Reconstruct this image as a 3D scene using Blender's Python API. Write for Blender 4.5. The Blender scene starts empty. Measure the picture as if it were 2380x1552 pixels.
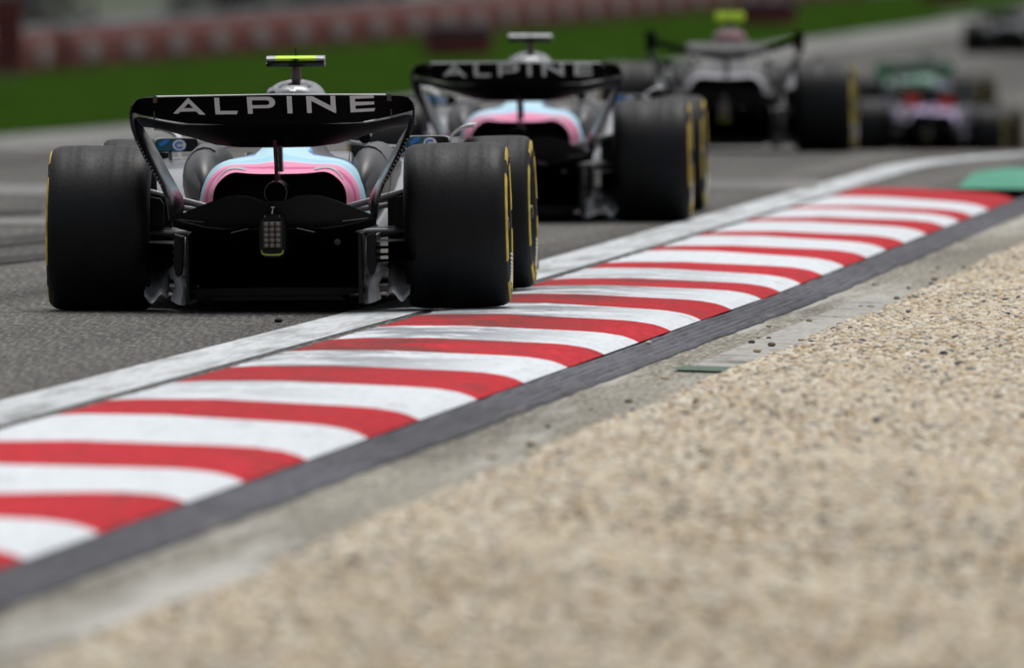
import bpy, bmesh, math, random
from mathutils import Vector, Matrix
from mathutils.geometry import tessellate_polygon
random.seed(7)
scn = bpy.context.scene
COL = scn.collection
R = math.radians

# ------------------------------------------------------------------ camera, sky, sun, exposure
FPX, CH = 33055.0, 1.48                 # focal length in picture units (2380 wide), camera height
PITCH = math.atan(856 / FPX)
cam_d = bpy.data.cameras.new('camera'); cam = bpy.data.objects.new('camera', cam_d); COL.objects.link(cam)
cam.location = (0, 0, CH); cam.rotation_euler = (math.pi / 2 - PITCH, 0, 0)
cam_d.sensor_width = 36; cam_d.lens = 500; cam_d.clip_start = 1; cam_d.clip_end = 6000
cam_d.dof.use_dof = True; cam_d.dof.focus_distance = 59.5; cam_d.dof.aperture_fstop = 4.6; cam_d.dof.aperture_blades = 9
scn.camera = cam
W = bpy.data.worlds.new('World'); scn.world = W; W.use_nodes = True
nt = W.node_tree; bg = nt.nodes['Background']
sky = nt.nodes.new('ShaderNodeTexSky'); sky.sky_type = 'NISHITA'; sky.sun_disc = False
SUN_EL, SUN_ROT = R(72), R(20)
sky.sun_elevation = SUN_EL; sky.sun_rotation = SUN_ROT; sky.air_density = 1.0; sky.dust_density = 6.0; sky.ozone_density = 1.0
hs = nt.nodes.new('ShaderNodeHueSaturation'); hs.inputs['Saturation'].default_value = 0.22
nt.links.new(sky.outputs[0], hs.inputs['Color']); nt.links.new(hs.outputs[0], bg.inputs[0]); bg.inputs[1].default_value = 0.12
sd = bpy.data.lights.new('sun', 'SUN'); sd.energy = 0.7; sd.angle = R(40); sd.color = (1, 0.97, 0.93)
so = bpy.data.objects.new('sun', sd); COL.objects.link(so)
so.rotation_euler = (math.pi / 2 - SUN_EL, 0, math.pi - SUN_ROT)
scn.view_settings.view_transform = 'Standard'; scn.view_settings.look = 'None'; scn.view_settings.gamma = 1
scn.view_settings.exposure = 0.2
scn.cycles.max_bounces = 6

# ------------------------------------------------------------------ small helpers
def tag(o, label=None, cat=None, group=None, kind=None):
    if label: o['label'] = label
    if cat: o['category'] = cat
    if group: o['group'] = group
    if kind: o['kind'] = kind
    return o
def empty(name, loc=(0, 0, 0), rot=(0, 0, 0)):
    o = bpy.data.objects.new(name, None); COL.objects.link(o); o.location = loc; o.rotation_euler = rot; o.empty_display_size = .2
    return o
def lerp(a, b, t): return a + (b - a) * t
def interp(pts, x):
    if x <= pts[0][0]: return pts[0][1]
    for (x0, y0), (x1, y1) in zip(pts, pts[1:]):
        if x <= x1: return lerp(y0, y1, (x - x0) / (x1 - x0))
    return pts[-1][1]
def sinterp(pts, x):
    if x <= pts[0][0]: return pts[0][1]
    for (x0, y0), (x1, y1) in zip(pts, pts[1:]):
        if x <= x1:
            t = (x - x0) / (x1 - x0); return lerp(y0, y1, t * t * (3 - 2 * t))
    return pts[-1][1]

class MB:
    def __init__(s): s.v = []; s.f = []; s.m = []; s.att = []
    def add(s, vs, fs, mi=0, att=None):
        b = len(s.v); s.v += [tuple(p) for p in vs]
        s.att += (att if att else [0.0] * len(vs))
        for f in fs: s.f.append([i + b for i in f]); s.m.append(mi)
    def box(s, x0, x1, y0, y1, z0, z1, mi=0):
        s.add([(x0,y0,z0),(x1,y0,z0),(x1,y1,z0),(x0,y1,z0),(x0,y0,z1),(x1,y0,z1),(x1,y1,z1),(x0,y1,z1)],
              [(0,3,2,1),(4,5,6,7),(0,1,5,4),(1,2,6,5),(2,3,7,6),(3,0,4,7)], mi)
    def loft(s, rings, closed=True, caps=True, mi=0, att=None):
        n = len(rings[0]); vs = [p for r in rings for p in r]; fs = []
        for i in range(len(rings) - 1):
            for j in range(n if closed else n - 1):
                k = (j + 1) % n; fs.append((i*n+j, i*n+k, (i+1)*n+k, (i+1)*n+j))
        if caps and closed: fs.append(tuple(range(n-1, -1, -1))); fs.append(tuple((len(rings)-1)*n + j for j in range(n)))
        a = None
        if att: a = [att[i][j] if isinstance(att[i], list) else att[i] for i in range(len(rings)) for j in range(n)]
        s.add(vs, fs, mi, a)
    def tube(s, pts, r, n=8, mi=0, flat=1.0):
        pts = [Vector(p) for p in pts]; rings = []
        for i, p in enumerate(pts):
            d = (pts[min(i+1, len(pts)-1)] - pts[max(i-1, 0)]).normalized()
            up = Vector((0, 0, 1)) if abs(d.z) < .9 else Vector((0, 1, 0))
            a = d.cross(up).normalized(); b = a.cross(d).normalized()
            rr = r[i] if isinstance(r, (list, tuple)) else r
            rings.append([p + a * math.cos(t*2*math.pi/n) * rr + b * math.sin(t*2*math.pi/n) * rr * flat for t in range(n)])
        s.loft(rings, mi=mi)
    def lathe_x(s, prof, cx, n=48, mi=0, r0=0, r1=2*math.pi, closed=True):
        full = abs(r1 - r0 - 2*math.pi) < 1e-6; k = n if full else n + 1
        vs = []; m = len(prof)
        for j in range(k):
            t = r0 + (r1 - r0) * j / n
            for (x, r) in prof: vs.append((cx + x, math.sin(t) * r, math.cos(t) * r))
        fs = []
        for j in range(n):
            jj = (j + 1) % k
            for i in range(m if closed else m - 1):
                ii = (i + 1) % m; fs.append((j*m+i, j*m+ii, jj*m+ii, jj*m+i))
        s.add(vs, fs, mi)
    def prism_xz(s, poly, y0, y1, mi=0, skew=None):
        n = len(poly)
        f = (lambda x, z: 0) if skew is None else skew
        vs = [(x, y0 + f(x, z), z) for x, z in poly] + [(x, y1 + f(x, z), z) for x, z in poly]
        tri = tessellate_polygon([[Vector((x, z, 0)) for x, z in poly]])
        fs = [t for t in tri] + [(a+n, b+n, c+n) for a, b, c in tri] + [(i, (i+1) % n, (i+1) % n + n, i + n) for i in range(n)]
        s.add(vs, fs, mi)
    def build(s, name, mats, parent=None, smooth=True, angle=40, attname=None, bevel=0):
        me = bpy.data.meshes.new(name); me.from_pydata(s.v, [], s.f); 
        if not isinstance(mats, (list, tuple)): mats = [mats]
        for m in mats: me.materials.append(m)
        me.polygons.foreach_set('material_index', s.m)
        if attname:
            a = me.attributes.new(attname, 'FLOAT', 'POINT'); a.data.foreach_set('value', s.att)
        bm = bmesh.new(); bm.from_mesh(me); bmesh.ops.recalc_face_normals(bm, faces=bm.faces); bm.to_mesh(me); bm.free()
        me.update()
        if smooth:
            me.polygons.foreach_set('use_smooth', [True] * len(me.polygons)); me.set_sharp_from_angle(angle=R(angle))
        o = bpy.data.objects.new(name, me); COL.objects.link(o)
        if bevel:
            b = o.modifiers.new('bevel', 'BEVEL'); b.width = bevel; b.segments = 2; b.limit_method = 'ANGLE'
        if parent: o.parent = parent
        return o
def copy_tree(o, parent=None):
    c = o.copy(); COL.objects.link(c); c.parent = parent
    for ch in list(o.children): copy_tree(ch, c)
    return c

# ------------------------------------------------------------------ materials
def nodes(m): return m.node_tree.nodes, m.node_tree.links
def mat(name, col, rough=.5, metal=0, spec=.5, var=0, vscale=8, coat=0, bump=0, bscale=60):
    m = bpy.data.materials.new(name); m.use_nodes = True; N, L = nodes(m); b = N['Principled BSDF']
    b.inputs['Base Color'].default_value = (*col, 1); b.inputs['Roughness'].default_value = rough
    b.inputs['Metallic'].default_value = metal; b.inputs['Specular IOR Level'].default_value = spec
    b.inputs['Coat Weight'].default_value = coat; b.inputs['Coat Roughness'].default_value = .08
    tc = N.new('ShaderNodeTexCoord')
    if var:
        n = N.new('ShaderNodeTexNoise'); n.inputs['Scale'].default_value = vscale; n.inputs['Detail'].default_value = 6
        L.new(tc.outputs['Object'], n.inputs['Vector'])
        r = N.new('ShaderNodeMapRange'); r.inputs['From Min'].default_value = .3; r.inputs['From Max'].default_value = .7
        r.inputs['To Min'].default_value = 1 - var; r.inputs['To Max'].default_value = 1 + var
        L.new(n.outputs[0], r.inputs[0])
        mx = N.new('ShaderNodeVectorMath'); mx.operation = 'SCALE'; mx.inputs[0].default_value = col
        L.new(r.outputs[0], mx.inputs['Scale']); L.new(mx.outputs[0], b.inputs['Base Color'])
        r2 = N.new('ShaderNodeMapRange'); r2.inputs['To Min'].default_value = max(0, rough - .1); r2.inputs['To Max'].default_value = min(1, rough + .12)
        L.new(n.outputs[0], r2.inputs[0]); L.new(r2.outputs[0], b.inputs['Roughness'])
    if bump:
        n = N.new('ShaderNodeTexNoise'); n.inputs['Scale'].default_value = bscale; n.inputs['Detail'].default_value = 5
        L.new(tc.outputs['Object'], n.inputs['Vector'])
        bp = N.new('ShaderNodeBump'); bp.inputs['Strength'].default_value = bump; bp.inputs['Distance'].default_value = .01
        L.new(n.outputs[0], bp.inputs['Height']); L.new(bp.outputs[0], b.inputs['Normal'])
    return m
def ground_mat(name, stops, scale=(60, 6, 60), big=.25, shear=.0838, rough=.9, streak=0, dirt=None, dirtscale=(3, .35, 3), dirtlo=.52, dirthi=.68, spec=.25, spk=.45, scuff=None):
    """weathered ground: fine grain (longer along the track), slow patches, optional streaks along the track and dirt marks"""
    m = bpy.data.materials.new(name); m.use_nodes = True; N, L = nodes(m); b = N['Principled BSDF']
    b.inputs['Roughness'].default_value = rough; b.inputs['Specular IOR Level'].default_value = spec
    tc = N.new('ShaderNodeTexCoord'); sep = N.new('ShaderNodeSeparateXYZ'); L.new(tc.outputs['Object'], sep.inputs[0])
    mu = N.new('ShaderNodeMath'); mu.operation = 'MULTIPLY_ADD'; mu.inputs[1].default_value = -shear
    L.new(sep.outputs['Y'], mu.inputs[0]); L.new(sep.outputs['X'], mu.inputs[2])
    cb = N.new('ShaderNodeCombineXYZ'); L.new(mu.outputs[0], cb.inputs[0]); L.new(sep.outputs['Y'], cb.inputs[1]); L.new(sep.outputs['Z'], cb.inputs[2])
    def noise(sc, det=4, rough=.6):
        mp = N.new('ShaderNodeMapping'); mp.inputs['Scale'].default_value = sc; L.new(cb.outputs[0], mp.inputs[0])
        n = N.new('ShaderNodeTexNoise'); n.inputs['Scale'].default_value = 1; n.inputs['Detail'].default_value = det; n.inputs['Roughness'].default_value = rough
        L.new(mp.outputs[0], n.inputs['Vector']); return n.outputs[0]
    g = noise(scale, 3, .7)
    cr = N.new('ShaderNodeValToRGB'); cr.color_ramp.elements.remove(cr.color_ramp.elements[0])
    for i, (p, c) in enumerate(stops):
        e = cr.color_ramp.elements[0] if i == 0 else cr.color_ramp.elements.new(p)
        e.position = p; e.color = (*c, 1)
    L.new(g, cr.inputs[0]); col = cr.outputs[0]
    def scaleby(col, fac, lo, hi, a, bb):
        r = N.new('ShaderNodeMapRange'); r.inputs['From Min'].default_value = lo; r.inputs['From Max'].default_value = hi
        r.inputs['To Min'].default_value = a; r.inputs['To Max'].default_value = bb; L.new(fac, r.inputs[0])
        v = N.new('ShaderNodeVectorMath'); v.operation = 'SCALE'; L.new(col, v.inputs[0]); L.new(r.outputs[0], v.inputs['Scale']); return v.outputs[0]
    if big: col = scaleby(col, noise((.9, .12, .9), 5), .35, .65, 1 - big, 1 + big)
    if streak: col = scaleby(col, noise((1.3, .012, 1), 4), .35, .62, 1 - streak, 1 + streak * .4)
    if dirt:
        d = noise(dirtscale, 6, .7); r = N.new('ShaderNodeMapRange'); r.inputs['From Min'].default_value = dirtlo; r.inputs['From Max'].default_value = dirthi
        L.new(d, r.inputs[0]); mx = N.new('ShaderNodeMix'); mx.data_type = 'RGBA'
        fac = r.outputs[0]
        if scuff:   # worn by tyres between two distances along the kerb, on its track side
            w1 = N.new('ShaderNodeMapRange'); w1.inputs['From Min'].default_value = scuff[0]; w1.inputs['From Max'].default_value = scuff[0] + 8; L.new(sep.outputs['Y'], w1.inputs[0])
            w2 = N.new('ShaderNodeMapRange'); w2.inputs['From Min'].default_value = scuff[1] + 5; w2.inputs['From Max'].default_value = scuff[1]; L.new(sep.outputs['Y'], w2.inputs[0])
            w3 = N.new('ShaderNodeMapRange'); w3.inputs['From Min'].default_value = -4.45; w3.inputs['From Max'].default_value = -4.95; w3.inputs['To Min'].default_value = .0; L.new(mu.outputs[0], w3.inputs[0])
            m1 = N.new('ShaderNodeMath'); m1.operation = 'MULTIPLY'; L.new(w1.outputs[0], m1.inputs[0]); L.new(w2.outputs[0], m1.inputs[1])
            m2 = N.new('ShaderNodeMath'); m2.operation = 'MULTIPLY'; L.new(m1.outputs[0], m2.inputs[0]); L.new(w3.outputs[0], m2.inputs[1])
            d2 = noise((1.6, 1.5, 3), 7, .8); r2 = N.new('ShaderNodeMapRange'); r2.inputs['From Min'].default_value = .44; r2.inputs['From Max'].default_value = .53; r2.inputs['To Max'].default_value = .82; L.new(d2, r2.inputs[0])
            m3 = N.new('ShaderNodeMath'); m3.operation = 'MULTIPLY'; L.new(m2.outputs[0], m3.inputs[0]); L.new(r2.outputs[0], m3.inputs[1])
            m4 = N.new('ShaderNodeMath'); m4.operation = 'MAXIMUM'; L.new(fac, m4.inputs[0]); L.new(m3.outputs[0], m4.inputs[1]); fac = m4.outputs[0]
        L.new(fac, mx.inputs['Factor']); L.new(col, mx.inputs['A']); mx.inputs['B'].default_value = (*dirt, 1); col = mx.outputs['Result']
    L.new(col, b.inputs['Base Color'])
    bp = N.new('ShaderNodeBump'); bp.inputs['Strength'].default_value = spk; bp.inputs['Distance'].default_value = .01
    L.new(g, bp.inputs['Height']); L.new(bp.outputs[0], b.inputs['Normal'])
    return m
M = {}
M['asphalt'] = ground_mat('asphalt', [(.33, (.018,.018,.018)), (.47, (.085,.083,.078)), (.57, (.15,.145,.135)), (.68, (.42,.40,.36))], (95, 4.5, 95), .14, streak=.42, spec=.12)
M['gap'] = ground_mat('rough_asphalt_edge', [(.3, (.05,.05,.045)), (.55, (.16,.155,.14)), (.7, (.3,.28,.25))], (80, 5, 80), .2)
M['white_line'] = ground_mat('white_line_paint', [(.3, (.44,.47,.48)), (.6, (.6,.63,.65))], (40, 3, 40), .08, dirt=(.2,.21,.2), dirtscale=(7, .5, 5), dirtlo=.46, dirthi=.7)
M['kerb_white'] = ground_mat('kerb_white_paint', [(.3, (.57,.61,.65)), (.6, (.68,.72,.75))], (30, 4, 30), .04, dirt=(.15,.16,.17), dirtscale=(4, 1.6, 4), dirtlo=.59, dirthi=.85, scuff=(46, 66))
M['kerb_red'] = ground_mat('kerb_red_paint', [(.3, (.38,.012,.02)), (.65, (.53,.022,.033))], (30, 4, 30), .12, dirt=(.12,.04,.035), dirtscale=(4, 1.6, 4), dirtlo=.52, dirthi=.8, scuff=(46, 66), spec=.15)
M['strip'] = ground_mat('grey_drain_strip', [(.3, (.062,.063,.073)), (.6, (.12,.122,.14))], (30, 2, 30), .25, dirt=(.22,.2,.17), dirtscale=(9, 1.2, 9), dirtlo=.58, dirthi=.8)
M['apron'] = ground_mat('concrete_apron', [(.33, (.11,.102,.082)), (.5, (.235,.22,.18)), (.68, (.44,.41,.34))], (70, 5, 70), .3, dirt=(.43,.42,.385), dirtscale=(3.2, .13, 3), dirtlo=.5, dirthi=.62)
M['bed'] = ground_mat('gravel_ground', [(.3, (.2,.17,.13)), (.5, (.40,.35,.27)), (.7, (.6,.54,.43))], (45, 9, 45), .12)
M['green'] = ground_mat('green_runoff_paint', [(.3, (.06,.25,.17)), (.6, (.09,.32,.22))], (20, 3, 20), .08)
M['grass'] = ground_mat('grass_ground', [(.3, (.012,.030,.004)), (.55, (.022,.050,.006)), (.75, (.034,.068,.010))], (2, .5, 2), .2, spec=0, rough=1)
M['soil'] = ground_mat('far_ground', [(.3, (.03,.045,.02)), (.6, (.06,.075,.035))], (1, .4, 1), .2)
M['pale'] = ground_mat('pale_concrete', [(.3, (.14,.14,.135)), (.6, (.22,.22,.21))], (5, .8, 5), .2, spec=.1)
M['faded'] = ground_mat('faded_paint', [(.3, (.12,.12,.115)), (.6, (.2,.2,.19))], (20, 1, 20), .2)
def rubber_mat():
    m = bpy.data.materials.new('tyre_rubber'); m.use_nodes = True; N, L = nodes(m); b = N['Principled BSDF']; b.inputs['Specular IOR Level'].default_value = .24
    tc = N.new('ShaderNodeTexCoord')
    def nz(sc, det):
        mp = N.new('ShaderNodeMapping'); mp.inputs['Scale'].default_value = sc; L.new(tc.outputs['Object'], mp.inputs[0])
        n = N.new('ShaderNodeTexNoise'); n.inputs['Scale'].default_value = 1; n.inputs['Detail'].default_value = det; L.new(mp.outputs[0], n.inputs['Vector']); return n.outputs[0]
    a, g = nz((28, 1.2, 1.2), 3), nz((70, 45, 45), 4)      # wear rings round the tread, fine graining
    mx = N.new('ShaderNodeMath'); mx.operation = 'MULTIPLY_ADD'; mx.inputs[1].default_value = .5; L.new(g, mx.inputs[0]); L.new(a, mx.inputs[2])
    cr = N.new('ShaderNodeValToRGB'); cr.color_ramp.elements[0].position = .55; cr.color_ramp.elements[1].position = .95
    cr.color_ramp.elements[0].color = (.0018, .0024, .0032, 1); cr.color_ramp.elements[1].color = (.0052, .0062, .0078, 1); L.new(mx.outputs[0], cr.inputs[0]); L.new(cr.outputs[0], b.inputs['Base Color'])
    r = N.new('ShaderNodeMapRange'); r.inputs['From Min'].default_value = .5; r.inputs['From Max'].default_value = 1; r.inputs['To Min'].default_value = .43; r.inputs['To Max'].default_value = .66; L.new(mx.outputs[0], r.inputs[0]); L.new(r.outputs[0], b.inputs['Roughness'])
    bp = N.new('ShaderNodeBump'); bp.inputs['Strength'].default_value = .25; bp.inputs['Distance'].default_value = .004; L.new(g, bp.inputs['Height']); L.new(bp.outputs[0], b.inputs['Normal'])
    return m
M['rubber'] = rubber_mat()
M['yellow'] = mat('yellow_tyre_print', (.55, .42, .055), .6, var=.45, vscale=14)
M['rim'] = mat('black_wheel_cover', (.012, .012, .013), .35, spec=.5)
M['carbon'] = mat('matt_black_carbon', (.0035, .0035, .004), .42, spec=.22, var=.3, vscale=14)
M['gloss'] = mat('gloss_black_paint', (.006, .006, .009), .16, coat=.8)
M['flapblack'] = mat('wing_black_paint', (.003, .003, .0035), .42, spec=.07)
M['silver'] = mat('silver_paint_and_sky_sheen', (.24, .25, .265), .3, metal=.35, coat=.5, var=.1, vscale=3)  # roll hoop paint; on sidepods, gloss black's sky reflection put into the colour
M['plate'] = mat('endplate_black', (.006, .006, .008), .3, coat=.25)
M['shoulder'] = mat('smoked_black_paint', (.015, .015, .018), .4, coat=.12, var=.4, vscale=6)
M['vane'] = mat('bare_silver_vane', (.42, .43, .46), .3, metal=.3, coat=.6, var=.25, vscale=9)
M['steel'] = mat('grey_metal', (.2, .2, .21), .35, metal=.6, var=.2)
M['arm'] = mat('suspension_grey', (.17, .175, .18), .25, coat=.6)
M['letter'] = mat('white_wing_letters', (.72, .74, .76), .5)
M['lemon'] = mat('fluorescent_yellow_paint', (.62, .92, .05), .6)
M['white'] = mat('white_gloss_paint', (.75, .77, .8), .3)
M['blue'] = mat('bright_blue_paint', (.03, .2, .62), .3, coat=.5)
M['teal'] = mat('teal_paint', (.01, .10, .15), .3, coat=.5)
M['lamp'] = mat('rain_light_lens', (.17, .13, .12), .35)
M['lampback'] = mat('rain_light_plate', (.012, .010, .010), .35)
M['warm'] = mat('bronze_brown_paint', (.09, .045, .04), .3, coat=.4)
def cover_mat(name, stops, gloss=(.006, .006, .009)):
    m = bpy.data.materials.new(name); m.use_nodes = True; N, L = nodes(m); b = N['Principled BSDF']
    a = N.new('ShaderNodeAttribute'); a.attribute_name = 'band'; tc = N.new('ShaderNodeTexCoord')
    n = N.new('ShaderNodeTexNoise'); n.inputs['Scale'].default_value = 4.5; n.inputs['Detail'].default_value = 1; L.new(tc.outputs['Object'], n.inputs['Vector'])
    ad = N.new('ShaderNodeMath'); ad.operation = 'MULTIPLY_ADD'; ad.inputs[1].default_value = .10; L.new(n.outputs[0], ad.inputs[0]); L.new(a.outputs['Fac'], ad.inputs[2])
    cr = N.new('ShaderNodeValToRGB'); cr.color_ramp.interpolation = 'CONSTANT'
    cr.color_ramp.elements.remove(cr.color_ramp.elements[0])
    for i, (p, c) in enumerate(stops):
        e = cr.color_ramp.elements[0] if i == 0 else cr.color_ramp.elements.new(p)
        e.position = p; e.color = (*c, 1)
    L.new(ad.outputs[0], cr.inputs[0]); L.new(cr.outputs[0], b.inputs['Base Color'])
    b.inputs['Roughness'].default_value = .4; b.inputs['Specular IOR Level'].default_value = .3; b.inputs['Coat Weight'].default_value = .15; b.inputs['Coat Roughness'].default_value = .1
    return m
# band: metres ahead of the rear opening (plus .05 average noise)
PINK, DPINK, LBLUE, CYAN, BLUE, WH, BK = (.86,.26,.46), (.66,.06,.25), (.36,.70,.88), (.10,.45,.70), (.015,.13,.55), (.72,.76,.82), (.008,.008,.012)
M['coverA'] = cover_mat('pink_blue_cover', [(0, PINK), (.13, DPINK), (.17, PINK), (.225, (.75,.6,.74)), (.25, LBLUE), (.33, (.5,.8,.92)), (.44, WH), (.465, CYAN), (.54, BLUE), (.60, BK)])
M['coverC'] = cover_mat('silver_cover', [(0, (.34,.34,.38)), (.14, (.10,.10,.11)), (.22, (.02,.02,.024)), (.6, (.02,.02,.022))])
M['coverD'] = cover_mat('white_violet_cover', [(0, (.46,.4,.6)), (.2, (.25,.12,.3)), (.45, (.05,.05,.2)), (.9, (.6,.6,.7))])
M['coverE'] = cover_mat('green_cover', [(0, (.03,.2,.12)), (.3, (.25,.42,.35)), (.5, (.02,.17,.08)), (.9, (.1,.3,.2))])
M['coverF'] = cover_mat('teal_grey_cover', [(0, (.07,.09,.1)), (.3, (.04,.06,.065)), (.5, (.07,.065,.08))])
M['midgrey'] = mat('mid_grey_paint', (.035, .036, .04), .6, var=.9, vscale=9)
M['greyskin'] = mat('dark_silver_paint', (.03,.031,.035), .35, coat=.15, var=.4, vscale=4)

M['redflap'] = mat('red_wing_paint', (.55, .05, .04), .35); M['greenpaint'] = mat('green_car_paint', (.012, .19, .08), .3, coat=.5)
M['palegreen'] = mat('pale_green_car_paint', (.25, .42, .34), .3, coat=.5); M['violet'] = mat('dull_violet_paint', (.14, .12, .2), .4, coat=.1)
M['darkblue'] = mat('dark_blue_car_paint', (.02, .03, .14), .3, coat=.5); M['pinkpaint'] = mat('dull_pink_paint', (.2, .08, .10), .5)
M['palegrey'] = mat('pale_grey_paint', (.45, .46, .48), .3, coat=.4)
M['barrier_red'] = mat('barrier_red_cover', (.17, .043, .036), .75, var=.35, vscale=2)
M['barrier_white'] = mat('barrier_white_mark', (.28, .22, .215), .7)
M['darkred'] = mat('dark_red_cover', (.10, .012, .014), .7, var=.5, vscale=2)
M['charcoal'] = mat('charcoal_cover', (.018, .014, .022), .7, var=.3)
M['fence'] = mat('fence_grey', (.12, .125, .125), .6)
M['leaf'] = mat('dark_leaves', (.012, .02, .01), .8, var=.5, vscale=3)
M['bark'] = mat('bark', (.04, .032, .025), .9, var=.3, vscale=10)

# ------------------------------------------------------------------ terrain
A_ = [(0, 0), (114, 0), (190, -1.08), (235, -1.04), (318, -.9), (400, -.66), (600, -.5), (4000, 0)]
B_ = [(0, 0), (200, 0), (318, .04), (400, .067), (4000, .067)]
def gz(x, d): return interp(A_, d) + interp(B_, d) * max(-60, min(60, x))
def ray(u, v):
    cx = (u - 1190) / FPX; cy = (776 - v) / FPX
    return Vector((cx, math.cos(PITCH) + cy * math.sin(PITCH), -math.sin(PITCH) + cy * math.cos(PITCH)))
def hit(u, v, dmin=20, dz=0):
    r = ray(u, v); d = dmin
    while d < 3000:
        t = d / r.y
        if CH + r.z * t <= gz(r.x * t, d) + dz: return Vector((r.x * t, d, gz(r.x * t, d)))
        d += .5
    t = 900 / r.y; return Vector((r.x * t, 900, gz(r.x * t, 900)))
# kerb left edge: straight, then bends right beyond 96 m
def xk(d):
    base = -.668 + (min(d, 66) - 56.6) * .0838 + max(0, d - 66) * .077
    return base + (max(0, d - 104) ** 2) * .011
KW, SW, AW = 1.09, .24, .39            # kerb, strip, apron widths
KEND = 94.0
def side(L):                           # cross profile to the right of the track edge
    return interp([(0, 0), (.1, .006), (.38, .008), (.85, -.010), (.93, -.015), (1.01, -.026), (1.055, -.038), (1.09, -.054), (1.31, -.058), (1.72, -.072), (2.2, -.03), (4, 0), (50, 0)], L)
def sheet(name, d_list, l_of, lo, hi, nl, zf, m, kind='structure', base=None):
    """strip along the track; lo..hi lateral distances from the kerb's track edge"""
    mb = MB(); rows = []
    for d in d_list:
        rows.append([(l_of(d) + lerp(lo, hi, i / nl), d, zf(lerp(lo, hi, i / nl), d)) for i in range(nl + 1)])
    mb.loft(rows, closed=False, caps=False); o = mb.build(name, m); tag(o, kind=kind); return o
def drange(a, b, s):
    n = max(1, int(round((b - a) / s))); return [lerp(a, b, i / n) for i in range(n + 1)]

# far ground: one sheet to the horizon, well under everything
mb = MB(); ds = [-60, -20, 0, 20, 40, 60, 80, 114, 130, 160, 190, 212, 235, 260, 290, 318, 345, 372, 400, 450, 500, 600, 900, 1500, 3000, 5000]
xs = [-2500, -800, -300, -120, -60, -30, -15, 0, 15, 30, 60, 120, 300, 800, 2500]
mb.loft([[(x, d, gz(x, d) - .35) for x in xs] for d in ds], closed=False, caps=False); tag(mb.build('ground', M['soil']), kind='structure')
# track: asphalt left of the kerb, near part
near = drange(0, KEND, 1.0)
sheet('track', near, xk, -45, 0.0, 8, lambda l, d: gz(0, d), M['asphalt'])
mb = MB(); far = [KEND, 98, 101, 104, 107, 114, 120, 130, 145, 160, 175, 190, 200, 212, 223, 235, 250, 265, 280, 300, 318, 335, 355, 375, 400, 430, 470, 520, 600, 700, 900]
def xleft(d): return xk(KEND) - 45 if d <= 110 else -75 
mb.loft([[(lerp(xleft(d), 75, i / 24), d, gz(lerp(xleft(d), 75, i / 24), d) + (side(lerp(xleft(d), 75, i / 24) - xk(d)) if lerp(xleft(d), 75, i / 24) > xk(d) else 0) * max(0, 1 - (d - KEND) / 3)) for i in range(25)] for d in far], closed=False, caps=False)
tag(mb.build('track', M['asphalt']), kind='structure')
# white edge line, rough gap beside the kerb
sheet('edge_line', drange(0, 130, 1.0), xk, -.375, -.07, 2, lambda l, d: gz(0, d) + .004, M['white_line'])
# kerb: raised rounded body, alternating blocks
kl = [0, .03, .1, .2, .35, .5, .65, .76, .82, .86, .9, .93, .955, .975, 1.0]
# block joints: (distance at the track edge, distance at the outer edge), red first from the far end
bounds = [(90.75, 89), (87, 86.8), (86.1, 85), (82.8, 83.2), (81.8, 80.9), (78.6, 78.4), (77.5, 76.4), (74.6, 74.4), (73.5, 72.2), (70.5, 70.2), (69.2, 68.3), (66.8, 66.6), (65.3, 65.2), (63.7, 63.2), (62.1, 61.3),
          (60.0, 59.5), (58.05, 57.7), (56.1, 55.9), (54.3, 54.1), (52.2, 52.1), (50.3, 50.1), (48.25, 47.85), (46.66, 46.0), (43.9, 44), (41.7, 42.1), (38.8, 40.5), (38.0, 38.3), (36.2, 36.6), (34.2, 34)]
while bounds[-1][0] > 5: bounds.append((bounds[-1][0] - 1.95, bounds[-1][1] - 1.95))
mbk = MB(); cur = (KEND + .05, KEND - 1.1); red = True
krn = random.Random(4)
for b in bounds:
    n_ = 10; rows = []
    for j in range(n_ + 1):
        q = j / n_; row = []
        for l in kl:
            dj = lerp(lerp(b[0], cur[0], q), lerp(b[1], cur[1], q), l)
            row.append((xk(dj) + l * KW + (krn.uniform(-.009, .006) if l == 0 else 0), dj + (krn.uniform(-.02, .02) if q in (0, 1) else 0) * 0, gz(0, dj) + side(l * KW) + .006))
        rows.append(row)
    mbk.loft(rows, closed=False, caps=False, mi=0 if red else 1); cur = b; red = not red
o = mbk.build('kerb', [M['kerb_red'], M['kerb_white']], angle=70); tag(o, kind='structure')
# ridged grey strip
mb = MB(); rl = []
nr = 5
for i in range(nr):
    a = i / nr * SW; w = SW / nr
    rl += [(a + .002, 0), (a + w * .25, .009), (a + w * .7, .009), (a + w * .85, 0)]
rl.append((SW, 0)); rl.append((SW + .004, -.03))
srn = random.Random(8)
mb.loft([[(xk(d) + KW + a + (wob_ * a / SW), d - .0838 * (KW + a), -.054 + h * hs_ + gz(0, d)) for a, h in rl] for d, wob_, hs_ in [(d, srn.uniform(-.010, .008), srn.uniform(.5, 1.15)) for d in drange(0, KEND + .3, .45)]], closed=False, caps=False)
tag(mb.build('drain_strip', M['strip'], angle=20), kind='structure')
sheet('concrete_apron', drange(0, KEND, 1.0), xk, KW + SW - .01, KW + SW + AW + .25, 6, lambda l, d: side(l) - .004 + gz(0, d), M['apron'])
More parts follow.
